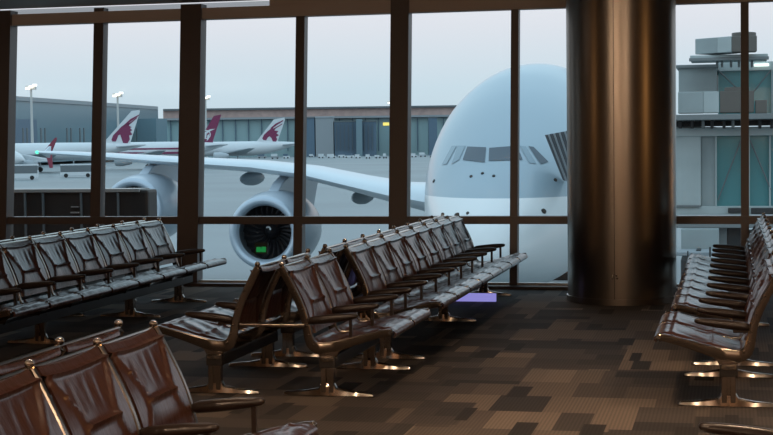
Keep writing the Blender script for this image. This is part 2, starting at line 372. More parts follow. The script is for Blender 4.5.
def bench(nseats, peds, group, posts, link=False):
    """bench along local +y, facing local +x, origin on the floor under the middle of a back-to-back pair"""
    root = empty('tandem_bench')
    meshes = {}
    def put(key, mk, name, m, parent, loc, **kw):
        if key in PROTO: o = PROTO[key].copy(); COL.objects.link(o); o.name = name
        else: o = mk().build(name, m, None, **kw); PROTO[key] = o
        o.parent = parent; o.location = loc; return o
    for k in range(nseats+1):
        y = k*PITCH; web = 'full'
        fr = put('rib', lambda: rib_mesh('full'), 'side_frame', M['cast'], root, (0, y, 0), smooth=True, angle=35)
        put('knob', lambda: MB().ball((0, 0, 0), .019, 12).tube([(.008, 0, -.01), (.012, 0, -.03)], .010), 'knob', M['chrome'], fr, (.082, 0, .856), smooth=True)
        put('tip', lambda: MB().tube([(0, -.024, 0), (0, .024, 0)], .014, 10).ball((0, 0, .012), .012, 8), 'tip_cap', M['chrome'], fr, (.806, 0, .424), smooth=True)
        def arm():
            b = MB(); R = []
            prof = [(-.012, .014, .016), (-.002, .024, .022), (.02, .029, .027), (.10, .031, .029), (.20, .031, .027), (.28, .029, .021), (.312, .022, .016), (.322, .010, .008)]
            for a, w, t in prof:
                R.append([Vector((.268+a, w*cos(2*PI*q/14), .490+a*.11+(1 if sin(2*PI*q/14) > 0 else 1)*t*sin(2*PI*q/14))) for q in range(14)])
            return b.rings(R)
        ar = put('arm', arm, 'armrest', M['arm'], root, (0, y, 0), smooth=True, angle=50)
        if posts: put('post', lambda: MB().box((.530, -.010, .372), (.552, .010, .505)), 'arm_support', M['arm'], ar, (0, 0, 0), bevel=.004)
        else: put('bracket', lambda: MB().box((.245, -.011, .455), (.36, .011, .480)), 'arm_support', M['arm'], ar, (0, 0, 0), bevel=.004)
        if k < nseats:
            put('back', lambda: sling(back_path, PITCH/2-.034, back_disp, sag=.016), 'back_sling', M['leather'], root, (0, y+PITCH/2, 0), smooth=True, angle=60)
            put('seat', lambda: sling(seat_path, PITCH/2-.020, seat_disp), 'seat_sling', M['leather'], root, (0, y+PITCH/2, 0), smooth=True, angle=60)
            put('rod', lambda: MB().tube([(0, -PITCH/2, 0), (0, PITCH/2, 0)], .009, 8), 'top_rod', M['chrome'], root, (.080, y+PITCH/2, .838), smooth=True)
    L = nseats*PITCH
    b = MB().box((PU-.055, -.03, .185), (PU+.055, L+.03, .262)); b.build('beam', M['beam'], root, bevel=.008)
    for y in peds:
        def ped():
            b = MB()
            b.box((PU-.042, -.028, .02), (PU-.010, .028, .248)); b.box((PU+.010, -.028, .02), (PU+.042, .028, .248)); b.box((PU-.012, -.012, .02), (PU+.012, .022, .248))
            return b
        p = put('ped', ped, 'pedestal', M['cast'], root, (0, y, 0), bevel=.003)
        put('cap', lambda: MB().lathe([(.232, .052), (.240, .056), (.256, .056), (.262, .048)], Matrix.Translation((PU, 0, 0)), 20), 'collar', M['chrome'], p, (0, 0, 0), smooth=True)
        def foot():
            b = MB(); R = []
            for a, hw, h in ((-.30, .012, .020), (-.285, .020, .026), (-.15, .023, .038), (-.06, .026, .055), (-.045, .030, .085), (.045, .030, .085), (.06, .026, .055), (.15, .023, .038), (.285, .020, .026), (.30, .012, .020)):
                R.append([Vector((PU+a, -hw, .006)), Vector((PU+a, hw, .006)), Vector((PU+a, hw*.8, h*.8)), Vector((PU+a, hw*.35, h)), Vector((PU+a, -hw*.35, h)), Vector((PU+a, -hw*.8, h*.8))])
            b.rings(R); 
            for a in (-.285, .285): b.lathe([(0, .022), (.008, .022)], Matrix.Translation((PU+a, 0, 0)), 12)
            return b
        put('foot', foot, 'base_foot', M['chrome'], p, (0, 0, 0), smooth=True, angle=30)
    if link:
        MB().box((-.205, -.04, .448), (.24, .04, .470)).build('link_bar', M['cast'], root, bevel=.006)
    return tag(root, None, 'bench', group)
PROTO = {}
GR = 'back to back rows of tandem sling seats'
def place(x, y0, ns, peds, facing, label, posts=None, link=False):
    """far-to-near row of ns seats starting at y0"""
    L = ns*PITCH
    if facing > 0: o = bench(ns, peds, GR, True if posts is None else posts, link); o.location = (x, y0, 0)
    else: o = bench(ns, [L-p for p in peds], GR, False if posts is None else posts, link); o.location = (x, y0+L, 0); o.rotation_euler.z = PI
    o['label'] = label; return o
XM = -2.93
place(XM, 9.32, 2, [.0, 1.15], 1, 'short two-seat brown sling bench facing right in the middle row, nearest its near end', link=True)
place(XM, 9.32, 2, [.0, 1.15], -1, 'short two-seat brown bench facing left with sheen on its seats, backing the middle two-seater')
place(XM, 10.995, 8, [.0, 2.35, 4.62], 1, 'long eight-seat brown bench facing right in the middle row, ending before the nose')
place(XM, 10.995, 8, [.0, 2.35, 4.62], -1, 'long eight-seat bench facing left, its back tops peeking behind the middle eight-seater')
XL = -5.975
place(XL, 10.08, 8, [1.35, 3.25, 4.55], 1, 'long bench facing right at the left, its slings shining blue in window light')
place(XL, 10.08, 8, [1.35, 3.25, 4.55], -1, 'leftmost bench facing left, only knobs and back tops show behind the blue-lit bench')
XF = -2.566
place(XF, 3.78, 4, [.3, 2.1], 1, 'closest brown bench facing right, cut by the bottom left corner')
place(XF, 3.78, 4, [.3, 2.1], -1, 'closest bench facing left, a dark back rail behind the bottom left seats')
XR = .375
o = place(XR, 9.32, 2, [.0, 1.15], -1, 'short two-seat brown bench facing left at the near end of the right row')
place(XR+.04, 10.995, 8, [.0, 2.35, 4.62], -1, 'long eight-seat bench facing left at right, its backs stacked against the jet bridge')
place(.47, 3.5, 4, [.3, 2.1], -1, 'bench facing left whose armrest just enters the bottom right corner')

# ------------------------------------------------------------------ reflections built as small glowing things by the window
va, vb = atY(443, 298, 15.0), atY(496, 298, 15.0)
e = empty('light_strip', ((va.x+vb.x)/2, 15.0, 0)); tag(e, 'low violet lit strip on the floor under the far end of the middle bench', 'light'); hw = (vb.x-va.x)/2  # reflection of a screen, made as a glowing strip; no lamp lies here
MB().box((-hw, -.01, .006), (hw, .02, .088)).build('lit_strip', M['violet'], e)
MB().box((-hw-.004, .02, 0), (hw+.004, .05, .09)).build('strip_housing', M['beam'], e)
g = empty('exit_sign', (-5.285, wy(.43)-.004, .43)); tag(g, 'small green lit sign on the pane in front of the dark engine inlet', 'sign')  # exit sign mirrored in the glass, made as a glowing plate
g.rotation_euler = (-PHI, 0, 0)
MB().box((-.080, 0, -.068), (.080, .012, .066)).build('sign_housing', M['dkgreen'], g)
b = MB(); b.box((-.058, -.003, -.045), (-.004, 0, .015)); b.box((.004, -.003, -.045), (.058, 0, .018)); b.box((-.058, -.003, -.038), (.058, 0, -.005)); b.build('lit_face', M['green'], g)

# ------------------------------------------------------------------ outside
GZ = -5.95
b = MB().add([(-1500, 17.6, GZ), (1200, 17.6, GZ), (1200, 2600, GZ), (-1500, 2600, GZ)], [(0, 1, 2, 3)])
struct(b.build('ground', M['apron']), 'wide pale grey concrete airport apron outside the windows', 'ground')
# lower facade under the lounge
b = MB(); b.box((-16, 16.52, GZ), (12, 16.9, -.02)); struct(b.build('wall_front', M['tgrey']), 'plain outer wall of the gate building below the lounge floor', 'wall')
# dark service block outside at the left
xr = atY(148.5, 215, 19.0).x
e = empty('service_block', (0, 0, 0)); tag(e, 'dark brown clad block just outside the left windows', 'service block')
zt = atY(70, 190, 19).z
b = MB(); b.box((-16, 19.0, GZ), (xr, 19.35, zt)); b.build('cladding', M['barrier'], e, bevel=.04)
b = MB(); b.box((-16, 18.97, zt-.03), (xr-.12, 19.35, zt+.012)); b.build('cap', M['barrier_cap'], e)
for xx in (25, 43, 81, 118):
    p = atY(xx, 200, 18.98).x; MB().box((p-.012, 18.965, GZ), (p+.012, 19.0, zt-.04)).build('joint_strip', M['tdark'], e)
p = atY(75, 211, 18.97)
b = MB(); b.box((p.x-.06, 18.95, p.z-.03), (p.x+.06, 19, p.z-.012)); b.box((p.x-.05, 18.95, p.z+.05), (p.x+.05, 19, p.z+.062)); b.build('label_plate', M['barrier_cap'], e)

# ---- wide-body jet
AX = math.radians(-1.0)
nose = atD(492, 185, 45.0)
jet = empty('jumbo_jet', (nose.x, nose.y, GZ), -AX)   # local +y = aft, +x = aircraft left (picture right)
tag(jet, 'huge double-deck jet airliner parked nose-on outside the windows', 'airplane')
bpy.context.view_layer.update()
JM = jet.matrix_world.copy(); JI = Matrix.Translation((nose.x, nose.y, GZ)) @ Matrix.Rotation(-AX, 4, 'Z'); JINV = JI.inverted()
def jl(x, y, D): return JINV @ atD(x, y, D)
ST = [(0, 4.0, 4.15, .05), (.12, 3.75, 4.5, .42), (.4, 3.5, 4.95, .85), (1, 3.2, 5.55, 1.42), (2, 2.95, 6.30, 2.05), (3, 2.8, 7.00, 2.50), (4, 2.7, 7.75, 2.85), (5.5, 2.75, 8.70, 3.18), (7, 2.73, 9.40, 3.38), (9, 2.72, 10.02, 3.51), (12, 2.66, 10.44, 3.57), (15, 2.55, 10.5, 3.57), (25, 2.1, 10.5, 3.57), (45, 2.1, 10.5, 3.57), (55, 3.3, 10.4, 3.1), (64, 6.0, 10.0, 1.9), (71, 8.3, 9.5, .5)]
def interp(s, k):
    for a, c in zip(ST, ST[1:]):
        if s <= c[0]:
            i = ST.index(a); p0 = ST[max(i-1, 0)]; p3 = ST[min(i+2, len(ST)-1)]
            t = (s-a[0])/(c[0]-a[0]); h = c[0]-a[0]
            m1 = (c[k]-p0[k])/(c[0]-p0[0]) if c[0] > p0[0] else 0; m2 = (p3[k]-a[k])/(p3[0]-a[0])
            return (2*t**3-3*t*t+1)*a[k] + (t**3-2*t*t+t)*h*m1 + (-2*t**3+3*t*t)*c[k] + (t**3-t*t)*h*m2
    return ST[-1][k]
NF = 72
def fus_ring(s):
    z0, z1, hw = interp(s, 1), interp(s, 2), interp(s, 3)*.97; zm = z0+.47*(z1-z0); r = []
    for k in range(NF):
        a = 2*PI*k/NF; c, d = cos(a), sin(a)
        hh = (z1-zm) if d > 0 else (zm-z0)
        r.append(Vector((hw*math.copysign(abs(c)**.96, c), s, zm+hh*math.copysign(abs(d)**.96, d))))
    return r
SS = [0, .03, .07, .12, .2, .3, .4, .55, .7, .85] + [1+.25*i for i in range(33)] + [9.5, 10.5, 11.5, 12.5, 14, 16, 20, 25, 35, 45, 50, 55, 60, 64, 68, 71]
b = MB(); b.rings([fus_ring(s) for s in SS])
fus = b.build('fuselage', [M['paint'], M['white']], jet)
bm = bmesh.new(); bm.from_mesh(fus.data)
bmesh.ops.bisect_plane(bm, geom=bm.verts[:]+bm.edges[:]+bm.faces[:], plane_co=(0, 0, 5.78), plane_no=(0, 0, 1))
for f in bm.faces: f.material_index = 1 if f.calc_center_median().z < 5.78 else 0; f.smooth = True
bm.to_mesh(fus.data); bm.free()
bvh = BVHTree.FromPolygons(b.v, b.f)
def on_hull(px, py, off=.02):
    o_ = JINV @ ORI; d = (JINV.to_3x3() @ ray(px, py)).normalized()
    h, nn, _, _ = bvh.ray_cast(o_, d)
    if h is None: return None
    if nn.dot(d) > 0: nn = -nn
    return h + nn*off, nn
def hull_patch(q, name, m, off=.02, N=8, parent=None):
    b = MB(); grid = []
    for i in range(N+1):
        row = []
        for j in range(N+1):
            u, v = j/N, i/N
            x = (q[0][0]*(1-u)+q[1][0]*u)*(1-v) + (q[3][0]*(1-u)+q[2][0]*u)*v
            y = (q[0][1]*(1-u)+q[1][1]*u)*(1-v) + (q[3][1]*(1-u)+q[2][1]*u)*v
            h = on_hull(420+x/4.987, 130+y/4.987, off)
            if h is None: return None
            row.append(h[0])
        grid.append(row)
    b.rings(grid, closed=False); return b.build(name, m, parent or jet, smooth=True)
for q, m in (([(237, 84), (330, 88), (323, 163), (214, 150)], 'cockpit'), ([(346, 91), (484, 80), (512, 150), (343, 156)], 'cockpit'),
             ([(496, 80), (528, 84), (580, 170), (545, 166)], 'cockpit2'), ([(540, 82), (566, 86), (640, 160), (602, 172)], 'cockpit'),
             ([(190, 80), (228, 80), (196, 150), (158, 172)], 'cockpit2'), ([(160, 81), (184, 80), (134, 172), (110, 174)], 'cockpit2')):
    hull_patch(q, 'cockpit_window', M[m])
for sx, sy, r_ in ((255, 232, .06), (312, 217, .06), (368, 230, .06), (70, 255, .07), (675, 250, .07), (617, 405, .10), (180, 424, .07), (238, 415, .06)):
    h = on_hull(420+sx/4.987, 130+sy/4.987, 0)
    if h:
        b = MB(); b.lathe([(-.02, r_), (.03, r_*.8)], Matrix.Translation(h[0]) @ h[1].to_track_quat('Z', 'Y').to_matrix().to_4x4(), 12); b.build('sensor', M['beam'], jet, smooth=True)
# nose gear
gear = empty('nose_gear'); gear.parent = jet; gear.location = (0, 5.2, 0)
MB().tube([(0, 0, .5), (0, -.25, 2.4)], .16, 12).build('gear_strut', M['fargrey'], gear, smooth=True)
for sx in (-1, 1):
    MB().lathe([(-.2, .45), (-.17, .58), (-.1, .62), (.1, .62), (.17, .58), (.2, .45)], Matrix.Translation((sx*.42, 0, .62)) @ Matrix.Rotation(PI/2, 4, 'Y'), 28).build('wheel', M['black'], gear, smooth=True)
    MB().box((sx*1.0-.03, -1.2, 1.25), (sx*1.0+.03, 1.4, 2.3)).build('gear_door', M['white'], gear)
# wings
LE = [((430, 203), 61.5, 13.5, 1.30), ((390, 196), 64.2, 12.2, .95), ((344, 185), 67.0, 11.0, .74), ((297, 173.5), 70.2, 9.6, .66), ((250, 167.3), 73.3, 8.4, .60), ((200, 164), 76.8, 7.2, .55), ((150, 160.5), 80.5, 6.0, .48), ((100, 156.5), 84.6, 4.8, .38), ((60, 153.8), 88.0, 3.6, .28), ((36, 152.3), 90.2, 2.2, .16)]
LEL = [(jl(x, y, D), c, t) for (x, y), D, c, t in LE]
def wing(side):
    b = MB(); R = []
    secs = [(Vector((-1.5, LEL[0][0].y-1.5, LEL[0][0].z-.2)), 15, 1.6)] + LEL
    for p, c, t in secs:
        ring = []
        for k in range(24):
            a = 2*PI*k/24; xx = .5-.5*cos(a)        # 0 = LE
            th = t*.72*(2.969*math.sqrt(max(xx, 0))-1.26*xx-3.516*xx**2+2.843*xx**3-1.036*xx**4)*.5/ .6
            ring.append(Vector((p.x*side, p.y+c*xx, p.z + .03*c*xx*-.6 + math.copysign(th, sin(a)) * (1 if sin(a) > 0 else .8))))
        R.append(ring)
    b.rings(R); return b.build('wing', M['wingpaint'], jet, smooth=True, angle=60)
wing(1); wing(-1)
tp = LEL[-1][0]
b = MB(); b.prism([(.8, -.1), (1.9, .35), (2.1, .35), (1.9, -.35), (1.7, -.35)], -.04, .04, Matrix.Translation(tp) @ Matrix.Rotation(PI/2, 4, 'Z')); b.build('wingtip_fence', M['wingpaint'], jet)
MB().ball(tp + Vector((.1, -.05, 0)), .11).build('navigation_light', M['navgreen'], jet, smooth=True)
def engine(px, py, D, sc=1.0, name='engine'):
    c = jl(px, py, D); en = empty(name); en.parent = jet; en.location = c
    Rx = Matrix.Rotation(-PI/2, 4, 'X')      # local z -> +y (aft)
    Rx = Matrix(((1, 0, 0, 0), (0, 0, 1, 0), (0, -1, 0, 0), (0, 0, 0, 1))) @ Matrix.Scale(sc, 4)
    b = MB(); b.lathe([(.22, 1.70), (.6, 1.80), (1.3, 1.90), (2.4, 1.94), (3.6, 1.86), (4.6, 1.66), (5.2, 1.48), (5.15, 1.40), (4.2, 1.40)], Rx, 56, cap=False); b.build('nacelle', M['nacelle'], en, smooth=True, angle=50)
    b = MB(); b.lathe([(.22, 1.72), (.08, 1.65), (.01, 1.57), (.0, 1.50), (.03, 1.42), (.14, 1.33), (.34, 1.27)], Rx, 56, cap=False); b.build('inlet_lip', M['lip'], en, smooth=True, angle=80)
    b = MB(); b.lathe([(.34, 1.27), (.9, 1.36), (1.7, 1.46), (2.0, 1.46)], Rx, 56, cap=False); b.build('inlet_duct', M['duct'], en, smooth=True)
    b = MB(); b.lathe([(1.66, 1.45), (1.67, .2)], Rx, 40, cap=True)
    for k in range(24):                      # swept fan blades
        a = 2*PI*k/24; q = []
        for r_, da, w in ((.32, 0, .10), (.7, .06, .13), (1.1, .16, .15), (1.43, .30, .17)):
            for s_ in (-1, 1):
                aa = a+da+s_*w/r_*.9*.5; q.append(Rx @ Vector((r_*cos(aa), r_*sin(aa), 1.50+.09*s_)))
        b.add(q, [(0, 1, 3, 2), (2, 3, 5, 4), (4, 5, 7, 6)])
    b.build('fan', M['fan'], en, smooth=False)
    b = MB(); b.lathe([(.95, .02), (1.05, .12), (1.25, .24), (1.5, .36), (1.62, .40)], Rx, 28); sp = b.build('spinner', M['fan'], en, smooth=True)
    b = MB(); pts = [Rx @ Vector(((.10+.18*t)*cos(.9+1.6*t), -(.10+.18*t)*sin(.9+1.6*t), 1.02+.27*t)) for t in [i/8 for i in range(9)]]
    b.tube(pts, [.02]+[.045]*7+[.02], 6); b.build('swirl_mark', M['white'], sp, smooth=True)
    b = MB(); b.lathe([(4.2, 1.0), (5.4, .95), (6.6, .62), (7.4, .4)], Rx, 28); b.build('core_nozzle', M['fargrey'], en, smooth=True)
    return en, c
e1, c1 = engine(263, 233, 70)
e2, c2 = engine(132, 210, 79, .98)
def pylon(c, wz, top_aft):
    b = MB(); poly = [(1.6, 1.82), (2.6, 2.25), (4.5, wz), (top_aft+2.5, wz+.1), (top_aft+1.0, .9), (5.6, 1.0), (4.6, 1.6), (2.4, 1.88)]
    M_ = Matrix.Translation(c) @ Matrix.Rotation(PI/2, 4, 'Z'); b.prism(poly, -.26, .26, M_); return b.build('pylon', M['nacelle'], jet, bevel=.06)
pylon(c1, LEL[3][0].z-c1.z+.02, 7.5); pylon(c2, LEL[6][0].z-c2.z, 6.5)
for px, py, D, L in ((241, 177.5, 77, 4.2), (354, 196, 71, 4.6)):
    c = jl(px, py, D); b = MB(); R = []
    for k in range(13):
        t = k/12; r_ = .38*math.sqrt(max(.004, sin(PI*t)))
        R.append([c + Vector((r_*.8*cos(2*PI*q/14), L*(t-.5)+2, r_*sin(2*PI*q/14)-.1)) for q in range(14)])
    b.rings(R); b.build('flap_fairing', M['fargrey'], jet, smooth=True)
# tail
b = MB(); b.prism([(55, 10.2), (63, 10.1), (67, 10.0), (71.5, 23), (66.5, 23.4)], -.3, .3, Matrix.Rotation(PI/2, 4, 'Z')); b.build('tail_fin', M['maroon'], jet)

# ---- jet bridge bellows against the hull
b = MB(); ct = [(545, 134), (567, 127), (600, 127), (600, 215), (568, 182)]
be = empty('bridge_canopy', (0, 0, 0)); tag(be, 'dark ribbed folding canopy of the boarding bridge against the hull', 'boarding bridge canopy')
YC = min((JI @ on_hull(x_, y_)[0]).y for x_, y_ in ((546, 136), (552, 150), (558, 165), (564, 178))) - .16
for i in range(9):
    Y_ = YC-.11*i; q = [atY(545+2.7*i, 135-.5*i, Y_), atY(547+2.7*i, 134.6-.5*i, Y_), atY(565.5+2.4*i, 181+.6*i, Y_), atY(563+2.4*i, 180+.6*i, Y_)]
    MB().prism([(p.x, p.z) for p in q], Y_-.05, Y_+.05).build('fold', M['bellows'] if i % 2 == 0 else M['tgrey'], be)
    q = [atY(546.5+2.7*i, 134.8-.5*i, Y_), atY(550+2.7*i, 134.4-.5*i, Y_), atY(568+2.4*i, 181+.6*i, Y_), atY(564.6+2.4*i, 180+.6*i, Y_)]
    MB().prism([(p.x, p.z) for p in q], Y_-.02, Y_+.045).build('web', M['bdark'], be)
p0, p1 = atY(570, 124, 50.4), atY(640, 190, 50.4)
MB().box((p0.x+.6, YC-3.2, p1.z), (p1.x+1.5, YC-1.2, p0.z)).build('cab', M['bridge'], be, bevel=.05)

# ---- boarding bridge at right
YB = 40
br = empty('boarding_bridge', (0, YB, GZ)); tag(br, 'grey and green glass boarding bridge filling the right windows', 'boarding bridge')
def pbox(name, m, x0, y0, x1, y1, Y, depth, parent=br, bevel=.02):
    a, c = atY(x0, y0, Y), atY(x1, y1, Y); px = parent.matrix_basis.translation
    b = MB(); b.box((min(a.x, c.x)-px.x, Y-px.y, c.z-px.z), (max(a.x, c.x)-px.x, Y+depth-px.y, a.z-px.z)); return b.build(name, m, parent, bevel=bevel)
pbox('left_cladding', M['bridge2'], 660, 127, 701, 206, YB, 3)
pbox('end_cladding', M['bridge'], 701, 127, 716, 207, YB+.15, 3)
pbox('upper_cladding', M['bridge'], 678.5, 67, 717, 97, YB+1.0, 3)
pbox('upper_coping', M['bsteel'], 676, 65, 718, 67.5, YB+.9, 3.2)
pbox('glass_wall', M['bglass'], 718, 69, 800, 118, YB+1.2, 2.8)
pbox('glass_coping', M['bridge2'], 717, 62.5, 800, 69.5, YB+1.1, 3)
pbox('glass_wall', M['bglass'], 716, 136, 800, 207, YB+.2, 3)
for xx in (716, 743, 749, 770, 790): pbox('glass_post', M['bridge2'], xx-.9, 134, xx+.9, 208, YB+.08, .2)
for xx in (748, 772): pbox('glass_post', M['bridge2'], xx-.6, 69, xx+.6, 117, YB+1.05, .2)
for (xa, ya), (xb, yb) in (((718, 70), (747, 98)), ((750, 96), (771, 70)), ((718, 200), (741, 140)), ((750, 140), (771, 190))):
    MB().tube([atY(xa, ya, YB+.1 if ya > 120 else YB+1.1)-Vector((0, YB, GZ)), atY(xb, yb, YB+.1 if ya > 120 else YB+1.1)-Vector((0, YB, GZ))], .02, 6).build('tie_rod', M['tdark'], br)
pbox('ceiling_tube', M['tubelight'], 754, 63.8, 769, 66, YB+1.0, .1)
pbox('floor_beam', M['bridge2'], 660, 128, 800, 135, YB-.1, 3)
pbox('roof_deck', M['bsteel'], 660, 115, 800, 118.5, YB-1.2, 3.5)
for xx in (680, 692, 703, 712, 724, 733, 745, 760, 772): pbox('deck_post', M['bsteel'] if xx % 2 else M['bdark'], xx-1.6, 118, xx+1.6, 128.5, YB-.6, .4)
pbox('pipe_run', M['bdark'], 676, 121.5, 771, 125.5, YB-.2, .3)
pbox('vent_strip', M['bdark'], 728, 208, 741, 213, YB-.1, .4); pbox('vent_strip', M['bdark'], 751, 208, 775, 214, YB-.1, .4)
pbox('lower_beam', M['bridge2'], 660, 206.5, 800, 214.5, YB, 2.5)
b = MB()
for k in range(12): 
    a = atY(676+k*2.1, 206, YB-.05); b.ball((a.x, a.y-YB, a.z-GZ), .045, 6)
b.build('edge_bolts', M['bsteel'], br)
# undercarriage below the transom
pbox('service_cabinet', M['bridge'], 681, 229, 719, 252, YB-2, 1.5)
pbox('underframe', M['bsteel'], 676, 222, 800, 228, YB-1.6, 3)
pbox('lift_column', M['bdark'], 727, 224, 741, 270, YB-1.2, 1)
pbox('lift_column', M['bsteel'], 718.5, 226, 727, 252, YB-1.3, 1)
pbox('motor_housing', M['bdark'], 747, 232, 765, 260, YB-1.4, 1)
pbox('bright_bracket', M['white'], 750, 233, 752.5, 239, YB-1.5, .1); pbox('bright_bracket', M['white'], 756, 234, 759, 238, YB-1.5, .1)
pbox('leg', M['bsteel'], 741, 228, 747, 300, YB-1, 1)
for xx, w in ((685.5, 1.0), (698, .8)):
    a = atY(xx, 268, YB-4); MB().lathe([(-.28, .35), (-.25, .60), (-.12, .68), (.12, .68), (.25, .60), (.28, .35)], Matrix.Translation((a.x, -3, GZ+.68-GZ)) @ Matrix.Rotation(PI/2, 4, 'Y') , 24).build('wheel', M['black'], br, smooth=True)
pbox('axle_frame', M['tgrey'], 676, 252, 720, 256, YB-3.2, 1); pbox('axle_post', M['bdark'], 680.5, 256, 690.5, 300, YB-3.3, .6, bevel=.12); pbox('pin', M['bdark'], 687, 251, 688.5, 258, YB-3.4, .1); pbox('pin', M['bdark'], 709, 247, 711, 262, YB-3.4, .1); pbox('axle_post', M['bdark'], 696, 250, 701, 300, YB-2.9, .6)
for (x0, y0, x1, y1, xc, Y, lb) in ((695, 37, 757, 56.5, 731, YB-.6, 'upper grey rooftop air handling unit on a steel platform'), (678, 92, 754, 113.5, 719, YB-1.0, 'lower grey air handling unit on the bridge deck below the platform')):
    hv = empty('air_handler', (0, Y, GZ)); tag(hv, lb, 'air handling unit')
    pr = lambda n_, m_, *a: pbox(n_, m_, *a, parent=hv)
    up = y0 < 60; k = 1 if up else 0
    a0, a1, a2 = atY(x0, y0+(2 if up else 0), Y), atY(xc, y0, Y-.75*k), atY(x1, y0, Y-.72*k); zb = atY(x0, y1-2*k, Y).z
    def wallq(n_, m_, pa, pb, d):   # a box whose front runs from pa to pb
        b = MB(); t = (pb-pa); t.z = 0; t.normalize(); nn = Vector((-t.y, t.x, 0)); q = []
        for z in (zb, a0.z): q += [(pa.x, pa.y-Y, z-GZ), (pb.x, pb.y-Y, z-GZ), (pb.x+nn.x*d, pb.y-Y+nn.y*d, z-GZ), (pa.x+nn.x*d, pa.y-Y+nn.y*d, z-GZ)]
        b.add(q, [(0,3,2,1),(4,5,6,7),(0,1,5,4),(1,2,6,5),(2,3,7,6),(3,0,4,7)]); return b.build(n_, m_, hv, bevel=.02)
    mid = a0.lerp(a1, .62)
    wallq('casing', M['bridge'], a0, mid, .8); wallq('panel', M['bridge2'], mid, a1, .75)
    wallq('grille', M['grille'], a1+Vector((.02, 0, 0)), a2, .5)
    fx = a1.lerp(a2, .5); MB().lathe([(0, .30), (.09, .30), (.10, .26)], Matrix.Translation((fx.x, fx.y-Y+.3, a0.z-GZ)), 24).build('fan_ring', M['grille'], hv, smooth=True)
    if up:
        pr('platform', M['bridge2'], 690, 55.5, 768, 58.5, Y-.3, 1.6); pr('platform_rail', M['bsteel'], 689, 58, 769, 59.5, Y-.35, .1)
        for xx in (717, 722, 731, 739, 752): pr('platform_leg', M['bsteel'], xx-1.2, 58, xx+1.2, 67, Y+.2, .2)
    else:
        pr('service_grille', M['grille'], 755.5, 100, 767, 113.2, Y, .5)

# ---- tow tug under the nose
tg = atZ(562, 286, GZ)
tug = empty('aircraft_tug', (tg.x, tg.y, GZ)); tag(tug, 'low dark aircraft tug under the nose beside the column', 'tug')
MB().box((-1.0, -1.8, .45), (1.1, 1.6, 1.25)).build('body', M['tug'], tug, bevel=.08)
MB().box((-.55, -1.84, .95), (.55, -1.78, 1.15)).build('number_plate', M['farwhite'], tug)
MB().box((-.8, .1, 1.25), (.6, 1.3, 1.75)).build('cab', M['tdark'], tug, bevel=.06)
for sx in (-1.05, 1.1):
    for sy in (-1.1, 1.0): MB().lathe([(-.15, .42), (.15, .42)], Matrix.Translation((sx, sy, .42)) @ Matrix.Rotation(PI/2, 4, 'Y'), 20).build('wheel', M['black'], tug, smooth=True)
# pale ground power cart
a = atZ(507, 288, GZ); gp = empty('ground_cart', (a.x, a.y, GZ)); tag(gp, 'small pale ground service cart beneath the nose of the jumbo jet', 'cart')
MB().box((-.35, -.5, .35), (.35, .5, 1.5)).build('body', M['farwhite'], gp, bevel=.05)
MB().tube([(.3, -.3, .5), (1.0, -.3, .32), (1.4, -.3, .3)], .04).build('tow_bar', M['tgrey'], gp)
for sx in (-.35, .35): MB().lathe([(-.08, .3), (.08, .3)], Matrix.Translation((sx, 0, .3)) @ Matrix.Rotation(PI/2, 4, 'Y'), 16).build('wheel', M['black'], gp, smooth=True)

# ---- far terminal building
def facing_box(x0, x1, y0, y1, D, depth, name, m, parent, zb=None):
    """box facing the apron whose front left/right ends lie D metres away; y0 = top line"""
    a, c = atD(x0, y0, D), atD(x1, y0, D); z1 = atD((x0+x1)/2, y0, D).z; z0 = GZ if y1 is None else atD((x0+x1)/2, y1, D).z
    t = c-a; t.z = 0; L = t.length; ang_ = math.atan2(t.y, t.x); pm = parent.matrix_basis.inverted()
    b = MB(); b.box((0, 0, z0), (L, depth, z1), M_=pm @ Matrix.Translation((a.x, a.y, 0)) @ Matrix.Rotation(ang_, 4, 'Z')); return b.build(name, m, parent)
o0 = atD(300, 130, 800)
tb = empty('terminal_building', (o0.x, o0.y, GZ)); tag(tb, 'long far terminal with a red brown roof band over teal glass', 'building')
facing_box(163, 620, 118, None, 800, 60, 'glass_wall', M['tglass'], tb)
facing_box(163, 620, 107.5, 117.5, 797, 70, 'roof_band', M['troof'], tb)
facing_box(163, 620, 106, 107.8, 795, 70, 'roof_edge', M['tdark'], tb)
facing_box(163, 620, 115.5, 117.5, 796, 70, 'eave_line', M['tgrey'], tb)
for xx in range(170, 460, 13): facing_box(xx, xx+.8, 118, 151, 799, 2, 'glass_fin', M['tblue'], tb)
# rooftop drops toward the left: long concourse running nearer
cb = empty('concourse_building', (o0.x-90, o0.y-250, GZ)); tag(cb, 'long blue grey glass concourse receding behind the left lamp masts', 'building')
def rec_wall(xa, ya, Da, xb, yb, Db, y2a, y2b, depth, name, m, parent=cb):
    a1, b1, a2, b2 = atD(xa, ya, Da), atD(xb, yb, Db), atD(xa, y2a, Da), atD(xb, y2b, Db); off = Vector(parent.location)
    t = (b1-a1); t.z = 0; t.normalize(); nn = Vector((-t.y, t.x, 0))*depth
    z1, z0 = (a1.z+b1.z)/2, (a2.z+b2.z)/2
    q = []
    for za, zb_ in ((a2.z, b2.z), (a1.z, b1.z)): q += [Vector((a1.x, a1.y, za)), Vector((b1.x, b1.y, zb_)), Vector((b1.x, b1.y, zb_))+nn, Vector((a1.x, a1.y, za))+nn]
    b = MB(); b.add([p-off for p in q], [(0,3,2,1),(4,5,6,7),(0,1,5,4),(1,2,6,5),(2,3,7,6),(3,0,4,7)]); return b.build(name, m, parent)
rec_wall(-60, 90.5, 480, 158, 106.5, 740, 95.5, 109.5, 40, 'roof_slab', M['tgrey'])
rec_wall(-60, 95.5, 482, 158, 109.5, 742, 167, 157, 36, 'glass_wall', M['tglass2'])
